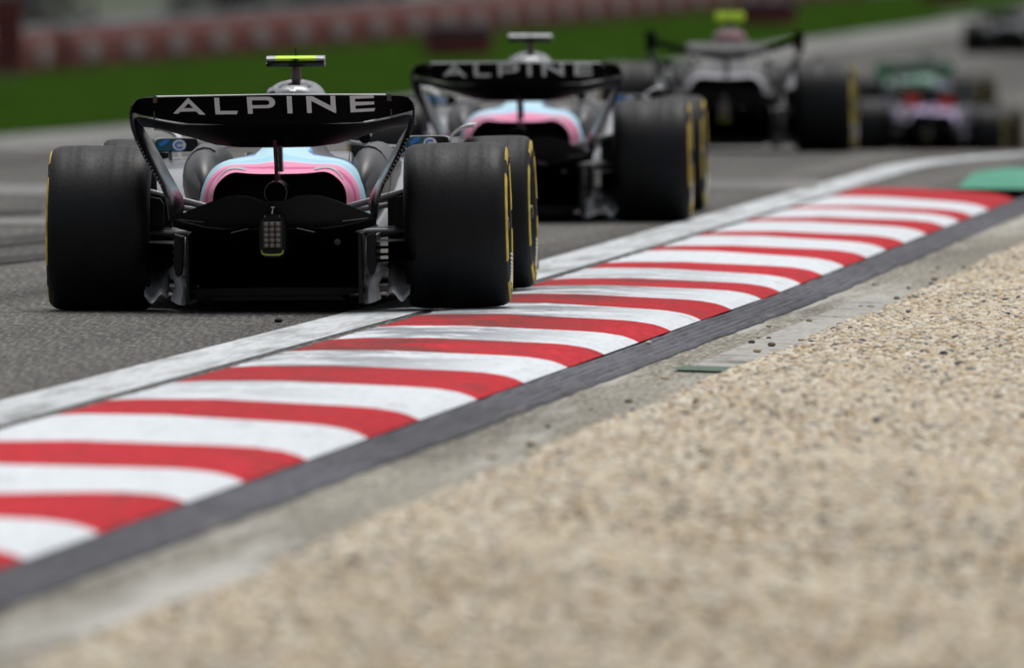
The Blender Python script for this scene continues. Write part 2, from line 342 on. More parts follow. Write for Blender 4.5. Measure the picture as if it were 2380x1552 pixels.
# gravel bed
def gh(x, d):
    L = x - xk(d)
    e = interp([(0, -.11), (KW+SW+AW-.08, -.10), (KW+SW+AW+.04, -.062), (KW+SW+AW+.35, -.025), (4, -.005), (60, 0)], L)
    return e + (.014 * math.sin(x * 3.1 + d * .6) + .012 * math.sin(x * 1.3 - d * .37 + 1) + .01 * math.sin(d * 1.1 + x * 5)) * min(1, max(0, (L - 1.7) * 2))
def edge_wob(d): return .05 * math.sin(d * .9) + .035 * math.sin(d * 2.3 + 1) + .02 * math.sin(d * 5.1)
def bed(name, d0, d1, dl, f0, f1, nx, m, sh=0):
    mb = MB(); mb.loft([[(lerp(f0(d), f1(d), (i / nx) ** 1.6), d, gh(lerp(f0(d), f1(d), (i / nx) ** 1.6), d) + sh) for i in range(nx + 1)] for d in drange(d0, d1, dl)], closed=False, caps=False)
    return mb.build(name, m)
tag(bed('gravel_bed', 0, KEND, .4, lambda d: xk(d) + KW+SW+AW + edge_wob(d), lambda d: 70, 60, M['bed'], -.008), kind='structure')
# green painted runoff and grey asphalt past the end of the kerb
def patch(name, pts, m, dz, kind='structure', n=10):
    """quad patch from four ground corners a,b,c,d (a-b near edge, d-c far edge) draped over the terrain"""
    a, b, c, d = [Vector(p) for p in pts]; rows = []
    for j in range(n + 1):
        row = []
        for i in range(n + 1):
            p = a.lerp(b, i / n).lerp(d.lerp(c, i / n), j / n); z = gz(p.x, p.y)
            row.append((p.x, p.y, z + dz))
        rows.append(row)
    mb = MB(); mb.loft(rows, closed=False, caps=False); return tag(mb.build(name, m), kind=kind)
mb = MB(); rows = []
for d in drange(94.1, 103.4, .6):
    lo = interp([(94.1, .66), (101, .46), (103.4, .6)], d)
    rows.append([(xk(d) + lerp(lo, 14, i / 6), d, gz(0, d) + side(lerp(lo, 14, i / 6)) * max(0, 1 - (d - KEND) / 3) + .009) for i in range(7)])
mb.loft(rows, closed=False, caps=False); tag(mb.build('green_runoff', M['green']), kind='structure')

# grass, its pale border and the far barrier line, all laid on the terrain
def edge_pt(u, v): return hit(u, v)
Ea, Eb, Ec = hit(0, 318, 150), hit(1834, 98, 150), hit(2171, 52, 150)
def extend(p, q, k): return Vector((lerp(p.x, q.x, k), lerp(p.y, q.y, k), 0))
E = [extend(Ea, Eb, -.7), Ea, extend(Ea, Eb, .5), Eb, Ec, extend(Eb, Ec, 2.2)]
Wl = [(-26.0, 330), (-13.4, 399), (-2.8, 441), (3.6, 472), (11, 508), (22, 566)]
Wp = [Vector((x, d, 0)) for x, d in Wl]
def strip(name, P, Q, m, dz, n=6):
    mb = MB(); rows = []
    for k in range(len(P) - 1):
        for j in range(8 + (k == len(P) - 2)):
            p = P[k].lerp(P[k+1], j / 8); q = Q[k].lerp(Q[k+1], j / 8)
            rows.append([(lerp(p.x, q.x, i / n), lerp(p.y, q.y, i / n), gz(lerp(p.x, q.x, i / n), lerp(p.y, q.y, i / n)) + dz) for i in range(n + 1)])
    mb.loft(rows, closed=False, caps=False); return tag(mb.build(name, m), kind='structure')
strip('grass', E, [p + Vector((0, 6, 0)) for p in Wp], M['grass'], .03)
off = [Vector((p.x + .4, p.y - w, 0)) for p, w in zip(E, (26, 26, 24, 24, 24, 24))]
strip('border_path', off, E, M['pale'], .015, 3)
# faded painted bands across the track
def band(u0, v0, u1, v1, th, dz=.006):
    a, b = hit(u0, v0), hit(u1, v1); c, d_ = hit(u1, v1 - th), hit(u0, v0 - th)
    patch('faded_track_paint', (a, b, c, d_), M['faded'], dz, n=6)
band(-200, 458, 118, 455, 24); band(-200, 528, 112, 526, 15); band(1500, 444, 1900, 441, 20, .005)
M['rubber_trace'] = ground_mat('rubbered_asphalt', [(.33, (.012,.012,.012)), (.6, (.075,.073,.07)), (.7, (.2,.19,.18))], (80, 3, 80), .3, spec=.1)
for q_ in ((-250, 600, 122, 566, 20), (-250, 648, 110, 606, 14), (-250, 512, 100, 500, 10)):
    a_, b_ = hit(q_[0], q_[1]), hit(q_[2], q_[3]); c_, d_ = hit(q_[2], q_[3] - q_[4]), hit(q_[0], q_[1] - q_[4] * 1.5)
    patch('tyre_trace', (a_, b_, c_, d_), M['rubber_trace'], .007, n=6)

# ------------------------------------------------------------------ gravel as stuff
def pebble_mat():
    m = bpy.data.materials.new('river_pebbles'); m.use_nodes = True; N, L = nodes(m); b = N['Principled BSDF']
    oi = N.new('ShaderNodeObjectInfo'); cr = N.new('ShaderNodeValToRGB'); cr.color_ramp.interpolation = 'CONSTANT'
    cr.color_ramp.elements.remove(cr.color_ramp.elements[0])
    cols = [(0, (.62,.53,.38)), (.18, (.74,.67,.52)), (.34, (.52,.43,.31)), (.48, (.66,.54,.37)), (.6, (.6,.55,.46)), (.7, (.8,.75,.63)), (.8, (.4,.33,.24)), (.85, (.32,.3,.27)), (.88, (.6,.43,.24)), (.91, (.19,.19,.19)), (.935, (.32,.21,.15)), (.96, (.05,.055,.06)), (.975, (.62,.52,.47))]
    cols = [(p, tuple(v * f for v, f in zip(c, (.88, .875, .87)))) for p, c in cols]
    for i, (p, c) in enumerate(cols):
        e = cr.color_ramp.elements[0] if i == 0 else cr.color_ramp.elements.new(p)
        e.position = p; e.color = (*c, 1)
    L.new(oi.outputs['Random'], cr.inputs[0]); L.new(cr.outputs[0], b.inputs['Base Color']); b.inputs['Roughness'].default_value = .7; b.inputs['Specular IOR Level'].default_value = .3
    return m
M['pebble'] = pebble_mat()
g = bed('gravel', 25, KEND - 6, .25, lambda d: xk(d) + KW+SW+AW + edge_wob(d), lambda d: max(.036 * d + 1.1, xk(d) + KW+SW+AW + .8), 44, M['bed'])
tag(g, 'loose tan river pebbles filling the gravel trap beside the concrete apron', 'gravel', kind='stuff')
dens = g.data.attributes.new('dens', 'FLOAT', 'POINT')
dens.data.foreach_set('value', [interp([(25, 700), (38, 1000), (46, 2300), (68, 2300), (76, 1200), (90, 900)], v.co.y) for v in g.data.vertices])
ng = bpy.data.node_groups.new('pebbles', 'GeometryNodeTree')
ng.interface.new_socket('Geometry', in_out='INPUT', socket_type='NodeSocketGeometry'); ng.interface.new_socket('Geometry', in_out='OUTPUT', socket_type='NodeSocketGeometry')
N, L = ng.nodes, ng.links
gi = N.new('NodeGroupInput'); go = N.new('NodeGroupOutput')
dp = N.new('GeometryNodeDistributePointsOnFaces'); dp.distribute_method = 'RANDOM'
na = N.new('GeometryNodeInputNamedAttribute'); na.data_type = 'FLOAT'; na.inputs['Name'].default_value = 'dens'
ico = N.new('GeometryNodeMeshIcoSphere'); ico.inputs['Radius'].default_value = 1; ico.inputs['Subdivisions'].default_value = 2
ss = N.new('GeometryNodeSetShadeSmooth'); sm = N.new('GeometryNodeSetMaterial'); sm.inputs['Material'].default_value = M['pebble']
ip = N.new('GeometryNodeInstanceOnPoints')
rv = N.new('FunctionNodeRandomValue'); rv.data_type = 'FLOAT_VECTOR'; rv.inputs[0].default_value = (.010, .0085, .006); rv.inputs[1].default_value = (.024, .019, .012)
rs = N.new('FunctionNodeRandomValue'); rs.data_type = 'FLOAT'; rs.inputs[2].default_value = .6; rs.inputs[3].default_value = 1.35; rs.inputs['Seed'].default_value = 5
vm = N.new('ShaderNodeVectorMath'); vm.operation = 'SCALE'
rr = N.new('FunctionNodeRandomValue'); rr.data_type = 'FLOAT_VECTOR'; rr.inputs[0].default_value = (-.5, -.5, 0); rr.inputs[1].default_value = (.5, .5, 6.28); rr.inputs['Seed'].default_value = 9
ro = N.new('FunctionNodeRandomValue'); ro.data_type = 'FLOAT_VECTOR'; ro.inputs[0].default_value = (0, 0, -.006); ro.inputs[1].default_value = (0, 0, .012); ro.inputs['Seed'].default_value = 3
sp = N.new('GeometryNodeSetPosition'); jg = N.new('GeometryNodeJoinGeometry')
L.new(gi.outputs[0], dp.inputs['Mesh']); L.new(na.outputs['Attribute'], dp.inputs['Density'])
L.new(dp.outputs['Points'], sp.inputs['Geometry']); L.new(ro.outputs[0], sp.inputs['Offset'])
L.new(sp.outputs[0], ip.inputs['Points']); L.new(ico.outputs['Mesh'], ss.inputs[0]); L.new(ss.outputs[0], sm.inputs[0]); L.new(sm.outputs[0], ip.inputs['Instance'])
L.new(rv.outputs[0], vm.inputs[0]); L.new(rs.outputs[1], vm.inputs['Scale']); L.new(vm.outputs[0], ip.inputs['Scale']); L.new(rr.outputs[0], ip.inputs['Rotation'])
L.new(gi.outputs[0], jg.inputs[0]); L.new(ip.outputs[0], jg.inputs[0]); L.new(jg.outputs[0], go.inputs[0])
md = g.modifiers.new('pebbles', 'NODES'); md.node_group = ng

def stone(name, x, d, z, s, m, label, cat='pebble', group=None):
    mb = MB(); rings = []
    rng = random.Random(x * 31 + d)
    ph = [rng.uniform(0, 6) for _ in range(3)]
    for i in range(9):
        t = math.pi * i / 8; rings.append([(math.sin(t) * math.cos(a) * (1 + .12 * math.sin(2 * a + ph[0])), math.sin(t) * math.sin(a) * (.8 + .1 * math.sin(3 * a + ph[1])), .55 * math.cos(t) * (1 + .15 * math.sin(2 * t + ph[2]))) for a in [k * math.pi / 6 for k in range(12)]])
    mb.loft(rings); o = mb.build(name, m, angle=80); o.location = (x, d, z + .5 * s * .6); o.scale = (s, s, s); o.rotation_euler = (0, 0, rng.uniform(0, 6)); tag(o, label, cat, group); return o
sd_, st, sb = mat('dark_stone', (.05, .055, .055), .6, var=.3, vscale=3), mat('tan_stone', (.5, .42, .3), .6, var=.2, vscale=3), mat('brown_stone', (.14, .11, .075), .6, var=.3, vscale=3)
def on_apron(u, v, lift):
    r = ray(u, v); d = 30
    while True:
        t = d / r.y; x = r.x * t
        if CH + r.z * t <= side(x - xk(d)) + lift or d > 120: return x, d, side(x - xk(d)) + lift
        d += .05
for (u, v, s, m, lb) in [(1747, 797, .019, sd_, 'round dark grey pebble on the pale concrete beside the gravel edge'), (1793, 804, .026, sb, 'large brown pebble on the pale concrete beside the gravel edge'),
                         (1760, 818, .024, st, 'flat tan pebble lying alone on the pale concrete near the gravel'), (1508, 800, .022, st, 'pale tan pebble on the grey ridged strip next to the kerb'),
                         (1787, 760, .02, st, 'ochre pebble on the rough concrete just right of the ridged strip'), (1862, 792, .02, st, 'cream pebble at the far tip of the pale concrete patch')]:
    x, d, z = on_apron(u, v, .003); stone('loose_pebble', x, d, z, s * .75, m, lb)
# pebbles spilled on the concrete, smooth pale patch and green stained grate
prn = random.Random(21); tones = [st, sb, sd_, st]; protos = []
for k in range(44):
    dd = prn.uniform(44, 74); Lp = KW + SW + AW - abs(prn.gauss(0, .11)) + .02
    xx = xk(dd) + Lp; zz = max(side(Lp), -.072) - .002
    if k < 4: o = stone('spilled_pebble', xx, dd, zz, prn.uniform(.010, .016), tones[k], None); protos.append(o)
    else:
        o = protos[k % 4].copy(); COL.objects.link(o); q_ = prn.uniform(.010, .021); o.scale = (q_, q_ * prn.uniform(.7, 1.1), q_ * prn.uniform(.7, 1)); o.location = (xx, dd, zz + .25 * q_); o.rotation_euler = (0, 0, prn.uniform(0, 6))
    tag(o, 'small pebble spilled from the gravel onto the edge of the concrete', 'pebble', 'pebbles spilled along the gravel edge')
M['smooth'] = ground_mat('smooth_concrete', [(.3, (.3,.295,.27)), (.6, (.42,.41,.385))], (30, 4, 30), .1, dirt=(.1,.09,.065), dirtscale=(2.5, 2.6, 2), dirtlo=.52, dirthi=.66)
sheet('concrete_patch', drange(54.9, 66, .5), xk, KW + SW + .17, KW + SW + AW + .1, 4, lambda l, d: side(l) + .001 + gz(0, d), M['smooth'])
sheet('drain_grate', drange(54.2, 54.8, .3), xk, KW + SW + .15, KW + SW + AW - .03, 4, lambda l, d: side(l) + .005 + gz(0, d), mat('green_stained_grate', (.05, .10, .06), .7, var=.4, vscale=30))
p = hit(647, 752); stone('rubber_crumb', p.x, p.y, .003, .02, M['rubber'], 'small dark rubber crumb lying on the asphalt behind the nearest car', 'debris')

# ------------------------------------------------------------------ far background
def wall_at(s):
    L_ = [(Wp[i+1] - Wp[i]).length for i in range(len(Wp) - 1)]
    for i, l in enumerate(L_):
        if s <= l or i == len(L_) - 1:
            p = Wp[i].lerp(Wp[i+1], s / l); dr = (Wp[i+1] - Wp[i]).normalized(); return p, math.atan2(dr.y, dr.x)
        s -= l
SL = 4.6
def barrier_proto():
    e = empty('barrier_section')
    mb = MB(); mb.loft([[(x, y + .06 * math.sin((x / SL) * math.pi) * (1 if y < .3 else 0), z) for y, z in ((0, 0), (-.05, .35), (-.03, .8), (.04, 1.04), (.3, 1.1), (.75, 1.06), (.8, .0))] for x in drange(.04, SL - .04, .4)])
    mb.build('cover', M['barrier_red'], e, angle=60)
    mb = MB(); ring = []
    for k in range(24):
        a = k * math.pi / 12; ring.append((SL / 2 + .95 * math.cos(a), .52 + .33 * math.sin(a)))
    mb.prism_xz(ring, -.075, -.06); mb.build('oval_mark', M['barrier_white'], e)
    mb = MB(); mb.box(.0, SL, .1, .7, 1.08, 1.2); mb.build('top_rail', mat('pale_conveyor', (.16, .15, .15), .7, var=.3), e)
    return e
proto = barrier_proto(); s = 0.0; k = 0
while k < 42:
    p, a = wall_at(s)
    o = proto if k == 0 else copy_tree(proto)
    o.location = (p.x, p.y, gz(p.x, p.y) + .03); o.rotation_euler = (0, -math.atan(.067) * .3, a); o.scale = (1, 1, 1.0)
    tag(o, 'faded red barrier section with a white oval mark in the long row behind the grass', 'barrier', 'red barrier sections in a row behind the grass'); s += SL; k += 1
    if p.x > 21: break
def block(name, u, v, wpx, hpx, dd, cover, top, label, cat, dep=1.0):
    p = hit(u, v, dd); sc = FPX / p.y; w, h = wpx / sc, hpx / sc
    e = empty(name, (p.x, p.y, gz(p.x, p.y) + .03)); rings = []
    mb = MB()
    for z in (0, .06, .3 * h, .72 * h): rings.append([(w / 2 * cs(c), dep / 2 * cs(s_) + dep / 2, z) for c, s_ in rr_ring()])
    mb.loft(rings); mb.build('cover', cover, e, angle=60)
    mb = MB(); mb.loft([[(w / 2 * k * cs(c), dep / 2 * k * cs(s_) + dep / 2, z) for c, s_ in rr_ring()] for z, k in ((.7 * h, 1.02), (.9 * h, 1.02), (h, .9))]); mb.build('cap', top, e, angle=60)
    tag(e, label, cat); return e
def cs(v): return math.copysign(abs(v) ** .35, v)
def rr_ring(): return [(math.cos(k * math.pi / 12), math.sin(k * math.pi / 12)) for k in range(24)]
block('tyre_bundle', 1066, 133, 158, 74, 250, M['darkred'], M['charcoal'], 'dark red covered tyre bundle with black top, left of the second car camera pod', 'tyre bundle')
block('tyre_bundle', 1786, 62, 135, 60, 250, M['darkred'], M['charcoal'], 'dark red covered tyre bundle on the grass, right of the yellow camera pod', 'tyre bundle')
block('tyre_bundle', 2196, 8, 110, 46, 250, M['darkred'], M['charcoal'], 'farthest dark red covered tyre bundle, on the grass at the top edge', 'tyre bundle')
p = Vector((-12.35, 350, 0)); e = empty('marshal_board', (p.x, p.y, gz(p.x, p.y)))
mb = MB(); mb.box(-.42, .30, 0, .12, .35, 2.1); mb.build('panel', M['darkred'], e, bevel=.02)
for x in (-.3, .2): mb = MB(); mb.box(x - .04, x + .04, .03, .09, 0, .36); mb.build('leg', M['steel'], e)
tag(e, 'upright dark red board at the far left edge in front of the barrier row', 'board')
# concrete wall and catch fence behind the barrier
e = empty('catch_fence', (0, 0, 0)); mb = MB()
back = [Vector((p.x - 1.0, p.y + 9, 0)) for p in Wp]
mb.loft([[(p.x + ox, p.y + oy, gz(p.x, p.y) + z) for ox, oy, z in ((0, 0, -.3), (0, 0, .75), (-.1, .3, .75), (-.1, .3, -.3))] for p in back]); mb.build('wall', M['fence'], e)
for i in range(len(back) - 1):
    for j in range(5):
        p = back[i].lerp(back[i+1], j / 5); mb = MB(); mb.box(p.x - .06, p.x + .06, p.y + .32, p.y + .44, gz(p.x, p.y), gz(p.x, p.y) + 3.4); mb.build('post', M['steel'], e)
mb = MB()
for z in [1.0 + .16 * k for k in range(15)]:
    mb.tube([(p.x, p.y + .31, gz(p.x, p.y) + z) for p in back], .012, 5)
mb.build('cable', M['steel'], e, smooth=False); tag(e, 'grey concrete wall with posts and cables of a catch fence behind the red barrier', 'fence')
def bush(x, d, w, h, seed, label, tall=False):
    rng = random.Random(seed); z0 = gz(x, d) - .3; e = empty('bush' if not tall else 'tree', (x, d, z0)); mb = MB()
    mb.tube([(0, 0, 0), (.05, 0, h * .35), (-.05, 0, h * .7)], [.12, .09, .04], 7)
    for k in range(5):
        a = rng.uniform(0, 6.28); mb.tube([(0, 0, h * .2 + k * .08 * h), (math.cos(a) * w * .3, math.sin(a) * w * .3, h * (.5 + .08 * k))], [.05, .02], 5)
    mb.build('trunk', M['bark'], e)
    mb = MB(); cl = [(rng.uniform(-w/2, w/2), rng.uniform(-w/3, w/3), rng.uniform(.12, .9) * h) for _ in range(26)]
    for _ in range(1700):
        c = rng.choice(cl); r = rng.gauss(0, .22) * w * .5
        p = Vector((c[0] + rng.gauss(0, w * .09), c[1] + rng.gauss(0, w * .09), max(.03, c[2] + rng.gauss(0, h * .08))))
        a = Vector((rng.uniform(-1, 1), rng.uniform(-1, 1), rng.uniform(-.6, .6))).normalized() * .16; b = a.cross(Vector((rng.uniform(-1, 1), rng.uniform(-1, 1), 1))).normalized() * .09
        mb.add([p - a, p + b, p + a, p - b], [(0, 1, 2, 3)])
    mb.build('crown', M['leaf'], e, smooth=False); tag(e, label, 'bush' if not tall else 'tree', 'dark shrubs behind the catch fence')
for i, (x, d) in enumerate([(-17.5, 412), (-14.2, 425), (-9.2, 444), (-6.9, 452), (-5.0, 458), (-.6, 474), (2.2, 486)]):
    bush(x, d, 3.0, 3.2, i, 'dark green shrub behind the catch fence above the red barrier row')
tag(patch('bank', (Vector((-60, 372, 0)), Vector((40, 620, 0)), Vector((40, 1200, 0)), Vector((-160, 1200, 0))), mat('dull_bank', (.06, .065, .06), .9, var=.3, vscale=.4), .1), kind='structure')

# ------------------------------------------------------------------ racing cars
# local axes: origin on the ground under the rear axle, +y forward, x to the right
def P1(cx, cy):   # wing lettering outlines -> metres on the flap
    return ((400 + cx / 3.88) / 1.425, (140 + cy / 3.88) / 1.425)
def wl(u, v):
    x = (u - 641) / 540; return (x, (719 - v) / 540 - .008 * x)
def c1(pts): return [wl(*P1(*p)) for p in pts]
def c2(pts): return [wl(*P1(p[0] + 1940, p[1])) for p in pts]
def flap_y(z): return -.53 - .55 * (z - .81)
def arc(cx, cy, rx, ry, a0, a1, n=8): return [(cx + rx * math.cos(R(lerp(a0, a1, i / n))), cy + ry * math.sin(R(lerp(a0, a1, i / n)))) for i in range(n + 1)]
LETTERS = [
 [c1([(910,675),(1125,893),(1050,893),(1005,850),(805,855),(775,880),(710,880)]), c1([(910,745),(972,808),(850,810)])],
 [c1([(1245,675),(1310,675),(1315,845),(1545,845),(1530,888),(1255,890)])],
 [c1([(1665,665)] + arc(1940, 735, 90, 73, -90, 90) + [(1735,812),(1735,882),(1675,882)]), c1([(1730,708)] + arc(1915, 738, 42, 32, -90, 90) + [(1732,772)])],
 [c1([(2180,655),(2245,655),(2248,877),(2185,877)])],
 [c2([(490,655),(570,655),(805,780),(803,650),(865,650),(872,872),(855,872),(555,715),(556,872),(498,872)])],
 [c2([(1053,650),(1362,645),(1362,680),(1118,690),(1118,730),(1365,725),(1365,762),(1120,778),(1122,822),(1375,810),(1362,850),(1058,865)])]]
FLAP_LO = [(x_, z_ - .004) for x_, z_ in [(-.606, .868), (-.57, .858), (-.48, .838), (-.372, .8185), (-.2, .812), (0, .812), (.2, .812), (.372, .8185), (.48, .838), (.57, .858), (.606, .868)]]
FLAP_HI = [(-.606, .895), (-.595, .915), (-.575, .924), (-.54, .928), (-.4, .930), (0, .935), (.4, .930), (.54, .928), (.575, .924), (.595, .915), (.606, .895)]
MAIN_LO = [(x_, z_ - .003) for x_, z_ in [(-.61, .80), (-.585, .80), (-.552, .798), (-.50, .790), (-.42, .766), (-.367, .752), (-.265, .7205), (-.165, .708), (0, .706), (.165, .708), (.265, .7205), (.367, .752), (.42, .766), (.50, .790), (.552, .798), (.585, .80), (.61, .80)]]
MAIN_HI = [(x_, z_ - .005) for x_, z_ in [(-.61, .835), (-.60, .848), (-.57, .850), (-.48, .829), (-.40, .815), (-.3, .812), (0, .812), (.3, .812), (.40, .815), (.48, .829), (.57, .850), (.60, .848), (.61, .835)]]

def wheel(e, x, y, w, Rr, steer, yellow):
    """wheel cover (part) with tyre and printed band (sub-parts); x>0 is the right side"""
    s = 1 if x > 0 else -1; h = w / 2
    mb = MB(); prof = [(-h * .75, .225), (-h * .5, .232), (h * .5, .232), (h * .78, .236), (h * .80, .21), (h * .72, .12), (h * .78, .05), (h * .80, .0), (-h * .7, .0)]
    mb.lathe_x([(s * a, r) for a, r in prof], 0, 40)
    for k in range(10):
        a = k * math.pi / 5
        mb.add([(s * h * .79, math.sin(a + q) * r, math.cos(a + q) * r) for r, q in ((.07, -.12), (.19, -.05), (.19, .05), (.07, .12))], [(0, 1, 2, 3)])
    mb.lathe_x([(s * h * .78, .035), (s * h * .98, .03), (s * h * 1.0, 0), (s * h * .7, 0)], 0, 20)
    wo = mb.build('wheel', M['rim'], e, angle=35); wo.location = (x, y, Rr - .003)
    wo.rotation_euler = (0, -s * R(1.0), steer)
    t = [(-h*.80, Rr*.66), (-h*.97, Rr*.75), (-h*1.0, Rr*.84), (-h*.985, Rr*.91), (-h*.93, Rr*.955), (-h*.84, Rr*.983), (-h*.70, Rr*.994), (-h*.35, Rr), (h*.35, Rr), (h*.70, Rr*.994), (h*.84, Rr*.983), (h*.93, Rr*.955), (h*.985, Rr*.91), (h*1.0, Rr*.84), (h*.97, Rr*.75), (h*.80, Rr*.66)]
    mb = MB(); mb.lathe_x(t, 0, 72); mb.build('tyre', M['rubber'], wo, angle=60)
    mb = MB(); g_ = .0015
    band = [(h*.985 + g_, Rr*.79), (h*1.0 + g_*1.4, Rr*.84), (h*.985 + g_*1.6, Rr*.911), (h*.965 + g_*1.6, Rr*.932), (h*.95, Rr*.925), (h*.95, Rr*.80)]
    for r0, r1 in ((12, 62), (78, 150), (170, 205), (225, 295), (310, 350)):
        mb.lathe_x([(s * a, r) for a, r in band], 0, 14, r0=R(r0 * yellow + 17), r1=R(r1 * yellow + 17))
    mb.build('sidewall_band', M['yellow'], wo, angle=60)
    mb = MB()
    for k in range(9):
        a = R(118 + k * 4.5)
        mb.lathe_x([(s * (h*.972), Rr*.755), (s * (h*1.0 + g_), Rr*.785), (s * (h*.99), Rr*.79)], 0, 2, r0=a, r1=a + R(2.6))
    mb.build('sidewall_lettering', M['white'], wo)
    return wo

def cover_rings(ym=2.3):
    st_ = [(0, .292, .590, .578, .44, 0), (.06, .312, .603, .602, .42, 0), (.15, .338, .622, .640, .40, 0), (.25, .360, .638, .675, .38, 0), (.4, .382, .652, .715, .34, 0),
          (.6, .395, .658, .76, .28, 0), (.8, .40, .658, .80, .22, 0), (1.0, .42, .65, .85, .18, 0), (1.25, .44, .64, .885, .14, 0), (1.5, .40, .62, .905, .12, 0), (1.8, .37, .60, .86, .10, 0)]
    rings = []; att = []
    for y, w, zl, zc, zb, _ in st_:
        ring = []
        for k in range(41):
            a = math.pi * k / 40; c, s_ = math.cos(a), math.sin(a)
            ex = 2 / 3.4; x = -w * math.copysign(abs(c) ** ex, c); z = zb + (zl - zb) * (abs(s_) ** ex)
            bw = .075 + .02 * y
            z += (zc - zl) * math.exp(-(x / bw) ** 2) if zc > zl else 0
            z += .007
            if y < .3: z += (-.010 * math.exp(-(x / .14) ** 4)) * (1 - y / .3)
            # shoulders lift a little over each lobe
            z += .012 * math.exp(-((abs(x) - w * .72) / (w * .16)) ** 2) * (1 - min(1, y))
            ring.append((x, y, z))
        for k in range(1, 12):
            t = k / 12; ring.append((w * (1 - 2 * t), y, zb - .02 * math.sin(math.pi * t)))
        rings.append(ring); att.append([min(y * (1 + .3 * math.exp(-(p[0] / .12) ** 2)), .30 if abs(p[0]) < .11 else 9) for p in ring])
    return rings, att

def make_car(lv):
    e = empty('racing_car')
    K = M['carbon']
    # floor and diffuser
    mb = MB(); fl = [(-.30, .40), (.0, .44), (.30, .50), (.42, .66), (.6, .72), (1.4, .76), (2.6, .74), (3.0, .60)]
    mb.loft([[(-w, y, .075), (-w * .6, y, .06), (w * .6, y, .06), (w, y, .075), (w, y, .095), (0, y, .10), (-w, y, .095)] for y, w in fl]); mb.build('floor', K, e)
    mb = MB()
    for s in (-1, 1):
        mb.prism_xz([(s * .366, .035), (s * .378, .035), (s * .378, .335), (s * .366, .335)], -.60, .02)
    mb.loft([[(-.37, y, z), (-.35, y, z + .02), (0, y, z + .028), (.35, y, z + .02), (.37, y, z), (.36, y, z + .012), (0, y, z + .04), (-.36, y, z + .012)] for y, z in ((-.60, .330), (-.4, .29), (-.15, .2), (.1, .12), (.35, .08))])
    mb.loft([[(-.30, y, .045), (.30, y, .045), (.27, y, zt), (-.27, y, zt)] for y, zt in ((-.32, .062), (-.1, .10), (.2, .16), (.5, .2))])
    df_ = mb.build('diffuser', K, e, angle=30)
    mb = MB(); mb.loft([[(.276 + r * math.cos(a), y, .300 + r * math.sin(a)) for a in [2*math.pi*q/14 for q in range(14)]] for y, r in ((-.58, .014), (-.61, .014), (-.613, .010))]); mb.build('round_cap', M['charcoal'], df_)
    # silver side fairings and floor scrolls between diffuser and tyre
    for s in (-1, 1):
        mb = MB(); rings = []
        for z, x0, x1, yy in ((.032, .386, .455, -.50), (.05, .386, .452, -.47), (.09, .386, .440, -.40), (.125, .386, .455, -.36), (.150, .386, .482, -.30), (.165, .386, .470, -.36), (.20, .386, .425, -.40), (.25, .386, .430, -.34), (.295, .386, .445, -.28), (.315, .386, .45, -.27)):
            rings.append([(s * x0, yy - .02, z), (s * lerp(x0, x1, .3), yy - .05 + .2 * (z - .03), z), (s * lerp(x0, x1, .65), yy + .01, z + .006), (s * x1, yy + .08, z + .02), (s * x1, yy + .10, z + .015), (s * x0, yy + .06, z)])
        mb.loft(rings); mb.build('floor_fairing', lv['vane'], e, angle=60)
        mb = MB(); rings = []
        for t in range(15):
            q = t / 14; x = lerp(.478, .575, q); zz = .055 + .02 * math.sin(q * 7)
            rings.append([(s * x, -.34, zz), (s * x, -.33, zz + .022), (s * x, -.26, zz + .030), (s * x, -.20, .12 + .02 * math.sin(q * 6 + 1)), (s * x, -.08, .19 + .03 * math.cos(q * 5)), (s * x, .02, .21 + .02 * math.sin(q * 8)), (s * x, .02, .16), (s * x, -.2, .06)])
        mb.loft(rings); mb.build('floor_scroll', lv['vane'], e, angle=60)
        # brake duct winglets
        mb = MB()
        mb.prism_xz([(s * .398, .325), (s * .432, .335), (s * .436, .20), (s * .430, .165), (s * .420, .152), (s * .408, .160), (s * .398, .20)], -.52, -.30)
        for z in (.292, .262, .232, .205):
            mb.loft([[(s * x, -.36, z + .004 * j), (s * x, -.2, z + .012), (s * x, .02, z + .006), (s * x, .02, z - .004), (s * x, -.1, z)] for j, x in enumerate((.425, .5, .60))])
        mb.box(min(s*.47, s*.60), max(s*.47, s*.60), .0, .22, .16, .50)
        mb.prism_xz([(s*.50, .46), (s*.515, .485), (s*.60, .50), (s*.60, .36), (s*.50, .36)], -.12, .05)
        mb.build('brake_duct', K, e, angle=30)
    # wheels
    wheel(e, -.776, 0, .450, .360, 0, 1); wheel(e, .776, 0, .450, .360, 0, 1)
    wheel(e, -.835, 3.6, .32, .353, R(lv.get('steer', -1.5)), 1); wheel(e, .835, 3.6, .32, .353, R(lv.get('steer', -1.5)), 1)
    # suspension
    for s in (-1, 1):
        mb = MB()
        for a, b, r in (((.16, -.02, .405), (.60, .02, .52), .015), ((.20, .42, .40), (.60, .04, .50), .014), ((.14, .10, .40), (.60, .06, .465), .012), ((.12, 0, .30), (.60, 0, .345), .024),
                        ((.12, -.10, .335), (.60, -.06, .335), .012), ((.15, .5, .17), (.60, .05, .19), .015),
                        ((.16, 3.5, .50), (.68, 3.6, .52), .014), ((.16, 3.9, .52), (.68, 3.62, .52), .014), ((.14, 3.5, .22), (.68, 3.58, .20), .015), ((.14, 3.95, .22), (.68, 3.62, .20), .015)):
            mb.tube([(s * a[0], a[1], a[2]), (s * b[0], b[1], b[2])], r, 8)
        mb.build('suspension_arm', M['arm'], e)
    # engine cover with paint bands, sidepods
    rings, att = cover_rings(); inner = [[(x * .965, y + .012, .50 + (z - .50) * .94) for x, y, z in rings[0]], [(x * .86, .5, .47 + (z - .47) * .8) for x, y, z in rings[0]]]
